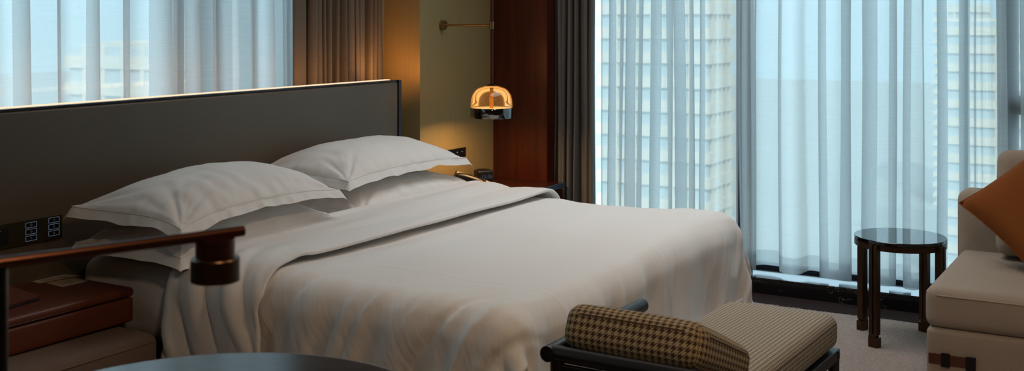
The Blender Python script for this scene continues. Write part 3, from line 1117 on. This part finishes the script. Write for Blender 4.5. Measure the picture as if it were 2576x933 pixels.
PX, PY = 5.11, 3.14
pl = thing('pendant_lamp', 'amber glass dome pendant lamp with smoky chrome band on a brass pole', 'lamp', (PX, PY, .89))
obj('wall_plate', tube([(0, Y_H - PY - .001, .492), (0, Y_H - PY - .022, .492)], .026, 32), 'brass', pl, True)
obj('arm', tube([(0, Y_H - PY - .022, .492), (0, .012, .492)], .0055, 14), 'brass', pl, True)
obj('collar', tube([(0, .0, .472), (0, 0, .512)], .013, 20), 'brass', pl, True)
obj('pole', tube([(0, 0, .172), (0, 0, Z_C - .89)], .0075, 16), 'lamp_copper', pl, True)
prof = [(.1145, .055), (.1145, .075), (.112, .1), (.104, .125), (.089, .147), (.068, .161), (.045, .168), (.02, .171), (.008, .172)]
obj('glass_dome', lathe(prof, 64), 'amber_glass', pl, True)
obj('chrome_band', lathe([(.1145, .0548), (.1155, .053), (.1155, .002), (.1145, 0), (.1125, .0), (.1125, .0545), (.1145, .0548)], 64), 'gunmetal_gloss', pl, True)
obj('glow_disc', lathe([(0, .050), (.111, .050), (.111, .044), (0, .044)], 64), 'lamp_disc', pl)
obj('inner_tube', lathe([(0, .0505), (.010, .0505), (.010, .160), (0, .160)], 24), 'amber_tube', pl, True)
obj('cap', lathe([(0, .169), (.026, .169), (.026, .174), (.012, .180), (.0, .180)], 32), 'dark_bronze', pl, True)
lamp('pendant_bulb', 'AREA', (PX, PY, .92), 4.2, (1.0, .56, .22), shape='DISK', size=.18)
lamp('pendant_inner_bulb', 'POINT', (PX, PY + .04, .985), .05, (1.0, .58, .25), shadow_soft_size=.02)

# ---------------------------------------------------------------- near bedside: ottoman, leather box, papers, folder, switch plate
ot = thing('ottoman', 'grey brown woven fabric ottoman under the brown leather box', 'ottoman', (2.02, 3.10, 0))
obj('cushion', cushion(1.12, .50, .33, .035, 26, bulge=(0, 0, .008), c=(0, 0, .225)), 'ottoman_fabric', ot, True)
obj('piping', tube([(x, y, .366) for x, y in rrect(1.117, .497, .045)], .0035, 6, closed=True), 'ottoman_fabric', ot, True)
for sx_ in (-1, 1):
    for sy_ in (-1, 1):
        obj('leg', lathe([(0, 0), (.015, 0), (.022, .065), (0, .065)], 16, c=(sx_ * .48, sy_ * .17, 0)), 'black_wood', ot)
lb = thing('leather_box', 'brown leather box with hinged lid on the fabric ottoman', 'box', (2.10, 3.19, .399))
obj('body', cushion(1.0, .38, .082, .010, 24, c=(0, 0, .042)), 'brown_leather', lb, True)
ld = obj('lid', cushion(1.004, .384, .030, .012, 24, c=(0, 0, .100)), 'brown_leather', lb, True)
obj('stitching', tube([(x, y, .092) for x, y in rrect(1.006, .386, .02)], .0009, 5, closed=True), 'strap_leather', ld)
clp = obj('clasp', tube([(.503, -.07, .086), (.532, -.07, .086), (.538, -.062, .086), (.538, -.048, .086), (.532, -.04, .086), (.503, -.04, .086)], .0018, 8), 'brass', lb, True)
def card(pts, z, label, lines, mark=False):
    cx = sum(p[0] for p in pts) / 4
    cy_ = sum(p[1] for p in pts) / 4
    t_ = thing('note_card', label, 'card', (cx, cy_, z))
    bm = bmesh.new()
    lo_ = [bm.verts.new((p[0] - cx, p[1] - cy_, 0)) for p in pts]
    hi_ = [bm.verts.new((p[0] - cx, p[1] - cy_, .0008)) for p in pts]
    bm.faces.new(lo_[::-1]); bm.faces.new(hi_)
    for i in range(4):
        j = (i + 1) % 4
        bm.faces.new((lo_[i], lo_[j], hi_[j], hi_[i]))
    obj('sheet', bm, 'paper', t_)
    bm = bmesh.new()
    A, B, D_ = Vector((*pts[0], 0)), Vector((*pts[1], 0)), Vector((*pts[3], 0))
    rn = random.Random(len(label))
    for q in range(lines):
        f = .3 + .5 * q / lines
        u0, u1 = .16, .84 - rn.random() * .2
        p = A + (D_ - A) * f + (B - A) * u0
        q2 = A + (D_ - A) * f + (B - A) * u1
        n_ = (D_ - A).normalized() * .0008
        vs = [bm.verts.new((v.x - cx, v.y - cy_, .0011)) for v in (p - n_, q2 - n_, q2 + n_, p + n_)]
        bm.faces.new(vs)
    obj('print', bm, 'strap_leather', t_)
    if mark:
        m_ = A + (D_ - A) * .16 + (B - A) * .5
        obj('emblem', tube([(m_.x - cx + .006 * math.cos(a), m_.y - cy_ + .004 * math.sin(a), .0012) for a in [i * PI / 6 for i in range(12)]], .0009, 5, closed=True), 'foliage', t_)
card([(2.47, 3.315), (2.62, 3.30), (2.60, 3.355), (2.475, 3.37)], .5145, 'plain paper card on the leather box nearest the headboard', 4)
card([(2.475, 3.205), (2.575, 3.20), (2.585, 3.285), (2.485, 3.300)], .5145, 'white paper card with small emblem lying on the leather box', 5, True)
fo = thing('leather_folder', 'small brown leather folder lying open on the leather box', 'folder', (2.24, 3.18, .5145), math.radians(8))
obj('bottom_cover', boxes((-.14, .075, -.075, .06, 0, .006), bev=.002), 'black_plastic', fo)
obj('top_cover', slope_box(-.14, .08, -.07, .07, .012, .034, .005), 'brown_leather', fo)

sw = thing('switch_panel', 'bronze switch and socket panel on the headboard above the leather box', 'switch panel', (2.22, 3.3575, .687))
obj('plate', boxes((-.37, .372, -.004, .0025, -.042, .042), bev=.0015), 'switch_plate', sw)
s_ = obj('socket', boxes((-.11, .16, -.0055, -.0042, -.028, .030), bev=.001), 'socket_black', sw)
for i in range(2):
    obj('marking', boxes((.06 + i * .06, .072 + i * .06, -.0062, -.0056, .018, .0195)), 'icon_light', s_)
for col, xx in enumerate((.225, .315)):
    for row in range(3):
        zz = .0235 - row * .0225 + (.003 if col else 0)
        b_ = obj('button', boxes((xx, xx + .041, -.0065, -.0042, zz - .0085, zz + .0085), bev=.001), 'button_black', sw)
        fr_ = bmesh.new()
        for a in ((xx - .001, xx + .042, zz + .0078, zz + .0090), (xx - .001, xx + .042, zz - .0090, zz - .0078), (xx - .001, xx + .0003, zz - .0078, zz + .0078), (xx + .0407, xx + .042, zz - .0078, zz + .0078)):
            box(fr_, a[0], a[1], -.0072, -.0066, a[2], a[3])
        obj('light_frame', fr_, 'button_light', b_)
        n_ic = (24, 5, 3, 4, 6, 5)[col * 3 + row]
        obj('icon', tube([(xx + .0205 + .0035 * math.cos(2 * PI * i / n_ic), -.0072, zz + .0035 * math.sin(2 * PI * i / n_ic)) for i in range(n_ic)], .0005, 4, closed=True), 'icon_light', b_)

# ---------------------------------------------------------------- chaise bench and bolster
ch = thing('chaise_bench', 'beige houndstooth bench on dark frame at the foot of the bed', 'bench', (3.17, 1.19, 0), math.radians(-1.5))
obj('seat', cushion(1.26, .40, .115, .04, 34, bulge=(0, 0, .012), c=(.03, 0, .362)), 'seat_houndstooth', ch, True)
obj('piping', tube([(x + .03, y, .395) for x, y in rrect(1.252, .394, .045)], .0028, 6, closed=True), 'seat_houndstooth', ch, True)
obj('frame', boxes((-.66, .66, -.20, -.165, .265, .302), (-.66, .66, .165, .20, .265, .302), (-.66, -.625, -.165, .165, .265, .302), (.625, .66, -.165, .165, .265, .302), bev=.004), 'black_wood', ch)
HX = -.585
for sx_ in (-1, 1):
    for sy_ in (-1, 1):
        x = .635 if sx_ > 0 else HX
        obj('leg', tube([(x, sy_ * .185, .0125), (x, sy_ * .185, .30 if sx_ > 0 else .53)], [.015, .019], 16), 'black_wood', ch, True)
obj('head_rail', tube([(HX, -.205, .535), (HX, .205, .535)], .021, 16), 'black_wood', ch, True)
obj('head_panel', boxes((HX - .008, HX + .008, -.175, .175, .30, .51), bev=.003), 'black_wood', ch)
for sy_ in (1,):
    bm = tube([(HX - .02, sy_ * .205, .535), (HX + .2, sy_ * .205, .537), (HX + .555, sy_ * .205, .540), (HX + .566, sy_ * .205, .540)], [.021, .021, .021, .012], 18)
    obj('arm_rail', bm, 'black_wood', ch, True)

bo = thing('bolster_cushion', 'brown and cream houndstooth cushion leaning on the bench head', 'cushion', (2.785, 1.190, .538), math.radians(-3))
rp = Matrix.Rotation(math.radians(22), 3, 'Y')
def bwarp(p):
    x, y, z = p
    k_ = 1 - .18 * (x + .18) / .36            # thinner towards the low end
    return (x, y, z * k_)
bm = cushion(.37, .40, .120, .042, 30, bulge=(0, 0, .012), warp=bwarp)
bmesh.ops.rotate(bm, verts=bm.verts, cent=(0, 0, 0), matrix=rp)
obj('cover', bm, 'bolster_houndstooth', bo, True)
pp = []
for x, y in rrect(.362, .392, .05):
    pp.append(tuple(rp @ Vector(bwarp((x, y, .030)))))
obj('piping', tube(pp, .003, 6, closed=True), 'bolster_houndstooth', bo, True)

# ---------------------------------------------------------------- side table
TX, TY, TZ, TR = 5.11, 1.04, .464, .194
st = thing('side_table', 'round black glass side table on bronze legs before the sheers', 'side table', (TX, TY, 0))
obj('glass_top', lathe([(0, TZ - .016), (TR - .002, TZ - .016), (TR, TZ - .014), (TR, TZ - .002), (TR - .002, TZ), (0, TZ)], 96), 'glass_black', st, False)
obj('rim', lathe([(TR - .012, TZ - .040), (TR - .001, TZ - .040), (TR - .001, TZ - .0165), (TR - .012, TZ - .0165), (TR - .012, TZ - .040)], 96), 'dark_bronze', st)
for (lx, ly) in ((4.91, 1.11), (5.15, 1.22), (5.25, .98), (5.01, .87)):
    dx, dy = lx - 5.08, ly - 1.045
    L = math.hypot(dx, dy)
    a = math.atan2(dy, dx)
    bm = bmesh.new()
    r = TR - .003
    # a leg is two flat bars with a groove, widened into a foot
    for s_ in (-1, 1):
        box(bm, r - .012, r + .016, s_ * .0115 - .0085, s_ * .0115 + .0085, .065, TZ - .018, bev=.0015)
    box(bm, r - .008, r + .008, -.004, .004, .065, TZ - .03)
    box(bm, r - .014, r + .018, -.022, .022, .0125, .055, bev=.0015)
    box(bm, r - .014, r + .018, -.021, .013, .055, .068, bev=.003)
    bmesh.ops.rotate(bm, verts=bm.verts, cent=(0, 0, 0), matrix=Matrix.Rotation(a, 3, 'Z'))
    obj('leg', bm, 'dark_bronze', st)
obj('cross_bar', boxes((-TR + .01, TR - .01, -.008, .008, TZ - .034, TZ - .022), (-.008, .008, -TR + .01, TR - .01, TZ - .034, TZ - .0225), bev=.001), 'dark_bronze', st)

# ---------------------------------------------------------------- armchair
sf = thing('armchair', 'cream woven armless armchair with leather strap at the right edge', 'armchair', (4.62, .25, 0), 0)
obj('base', cushion(.81, 1.04, .23, .02, 30, c=(0, 0, .195)), 'sofa_fabric', sf, True)
obj('seat_cushion', cushion(.81, 1.05, .145, .035, 34, bulge=(.006, .004, .012), c=(0, 0, .381)), 'sofa_fabric', sf, True)
obj('seat_piping', tube([(x, y, .428) for x, y in rrect(.812, 1.05, .06)], .0032, 6, closed=True), 'sofa_fabric', sf, True)
obj('backrest', cushion(.15, 1.06, .46, .045, 30, bulge=(.008, 0, 0), c=(.44, .01, .47)), 'sofa_fabric', sf, True)
bm = cushion(.17, .80, .42, .05, 30, bulge=(.03, 0, .0))
bmesh.ops.rotate(bm, verts=bm.verts, cent=(0, 0, 0), matrix=Matrix.Rotation(math.radians(8), 3, 'Y'))
bmesh.ops.translate(bm, verts=bm.verts, vec=(.29, -.03, .675))
obj('back_cushion', bm, 'sofa_fabric', sf, True)
for sx_ in (-1, 1):
    for sy_ in (-1, 1):
        obj('leg', lathe([(0, .0125), (.018, .0125), (.022, .085), (0, .085)], 16, c=(sx_ * .34, sy_ * .45, 0)), 'black_wood', sf)
sp_ = obj('strap', boxes((-.4095, -.4065, .365, .510, .185, .222), bev=.001), 'strap_leather', sf)
bm = boxes((-.414, -.4096, .437, .467, .179, .228), bev=.001)
obj('buckle', bm, 'black_metal', sp_)
obj('end_clip', boxes((-.414, -.4066, .352, .385, .176, .226), bev=.001), 'black_metal', sp_)

tp = thing('throw_pillow', 'rust orange velvet cushion standing on its corner on the armchair', 'cushion', (4.69, .42, .695))
def pil_bm(s, t, n=24):
    bm = bmesh.new()
    uvl = bm.loops.layers.uv.new('UVMap')
    def pt(i, j, sg):
        u, v = -1 + 2 * i / n, -1 + 2 * j / n
        e_ = max(0, (1 - u ** 4) * (1 - v ** 4)) ** .55
        k_ = 1 - .07 * (1 - u * u) * abs(v) ** 3 - .0
        k2 = 1 - .07 * (1 - v * v) * abs(u) ** 3
        return Vector((sg * t / 2 * e_, u * s / 2 * k2, v * s / 2 * k_))
    vm = {}
    def V_(i, j, sg):
        edge = i in (0, n) or j in (0, n)
        key = (i, j, 0 if edge else sg)
        if key not in vm:
            vm[key] = bm.verts.new(pt(i, j, sg))
        return vm[key]
    for sg in (-1, 1):
        for i in range(n):
            for j in range(n):
                q = [(i, j), (i + 1, j), (i + 1, j + 1), (i, j + 1)]
                f = bm.faces.new([V_(a, b, sg) for a, b in q])
                for l, (a, b) in zip(f.loops, q):
                    l[uvl].uv = (a * s / n, b * s / n)
    bmesh.ops.recalc_face_normals(bm, faces=bm.faces)
    return bm
S_P = .44
bm = pil_bm(S_P, .15)
edge = [Vector((0, u * S_P / 2 * (1 - .07 * (1 - 1) ), v * S_P / 2)) for u, v in ()]
mr = Matrix.Rotation(math.radians(36), 3, 'Y') @ Matrix.Rotation(math.radians(44), 3, 'X')
bmesh.ops.rotate(bm, verts=bm.verts, cent=(0, 0, 0), matrix=mr)
obj('cover', bm, 'rust_velvet', tp, True)
loop = []
for k_ in range(4):
    for q in range(16):
        f = -1 + 2 * q / 16
        a, b = [(f, -1), (1, f), (-f, 1), (-1, -f)][k_]
        kk = 1 - .07 * (1 - a * a) * abs(b) ** 3
        k2 = 1 - .07 * (1 - b * b) * abs(a) ** 3
        loop.append(tuple(mr @ Vector((0, a * S_P / 2 * k2, b * S_P / 2 * kk))))
obj('piping', tube(loop, .003, 6, closed=True), 'rust_velvet', tp, True)

# ---------------------------------------------------------------- rug
bm = bmesh.new()
rn = random.Random(3)
N_ = 120
yy = [-2.4 + i * (5.3) / N_ for i in range(N_ + 1)]
top, botm = [], []
for y in yy:
    xe = 5.42 + .006 * math.sin(y * 7) + rn.uniform(-.003, .003)
    top.append((bm.verts.new((2.2, y, .010)), bm.verts.new((xe - .012, y, .010)), bm.verts.new((xe, y, .002))))
for a, b in zip(top, top[1:]):
    bm.faces.new((a[0], a[1], b[1], b[0]))
    bm.faces.new((a[1], a[2], b[2], b[1]))
bmesh.ops.recalc_face_normals(bm, faces=bm.faces)
rg = obj('rug', bm, 'rug_wool')
m_ = rg.modifiers.new('thickness', 'SOLIDIFY'); m_.thickness = .002; m_.offset = 1
tag(rg, 'light grey beige wool rug under the side table and armchair', 'rug')
bm = bmesh.new()
for i in range(240):
    y = rn.uniform(-1.0, 1.9)
    x = 5.415
    a = rn.uniform(-1.1, 1.1)
    l_ = rn.uniform(.006, .022)
    tube([(x, y, .008), (x + l_ * .6, y + l_ * .5 * math.sin(a), .010), (x + l_, y + l_ * math.sin(a), .0035)], .0007, 3, bm=bm, caps=False)
fr_ = obj('fringe', bm, 'rug_wool', rg)
fr_['kind'] = 'stuff'

# ---------------------------------------------------------------- round table and desk lamp close to the camera
tcx, tcy = 1.314, 1.355
rt = thing('round_table', 'round dark wood table with glossy top in the foreground', 'table', (tcx, tcy, 0), math.radians(-40))
obj('table_top', lathe([(0, .722), (.385, .722), (.398, .732), (.40, .742), (.397, .749), (.392, .75), (0, .75)], 128), 'round_table_wood', rt)
obj('column', lathe([(0, .02), (.05, .02), (.035, .10), (.03, .40), (.04, .66), (.09, .721), (0, .721)], 32), 'black_wood', rt, True)
obj('foot', lathe([(0, 0), (.24, 0), (.24, .012), (.10, .022), (0, .026)], 64), 'black_metal', rt, True)

Fv, Rv = Vector((.8614, .508, 0)), Vector((.508, -.8614, 0))
def cs(depth, px, z):
    return Fv * depth + Rv * ((px - 1288) / 2832 * depth) + Vector((0, 0, z))
A = cs(1.56, 4, 1.066)
B = cs(1.80, 612, 1.066)
dl = thing('desk_lamp', 'dark copper desk lamp with long arm and round head in the foreground', 'lamp', (A.x, A.y, .751))
a0 = Vector((0, 0, A.z - .751))
b0 = B - Vector((A.x, A.y, .751))
dr = (b0 - a0).normalized()
obj('arm', tube([tuple(a0 - dr * .06), tuple(b0)], .0085, 24), 'lamp_copper', dl, True)
obj('post', tube([(0, 0, .012), (0, 0, A.z - .751 - .008)], .0085, 20), 'black_metal', dl, True)
obj('base', lathe([(0, 0), (.05, 0), (.05, .010), (.046, .014), (0, .014)], 48), 'black_metal', dl, True)
hp = b0 - dr * .048
hz = hp.z
hd = obj('head', lathe([(0, 0), (.0305, 0), (.0305, -.022 - .008), (0, -.022 - .008)], 48, c=(hp.x, hp.y, hz - .006)), 'lamp_copper', dl, True)
sd = obj('shade', lathe([(.0, -.030), (.0365, -.030), (.038, -.032), (.038, -.066), (.036, -.067), (.034, -.064), (.0, -.060)], 64, c=(hp.x, hp.y, hz - .006)), 'dark_bronze', dl, True)
for o_ in (hd, sd):
    m_ = o_.modifiers.new('edges', 'EDGE_SPLIT')
    m_.split_angle = math.radians(35)
lamp('desk_lamp_bulb', 'POINT', (A.x + hp.x, A.y + hp.y, .751 + hz - .078), .25, (1, .6, .3), shadow_soft_size=.015)
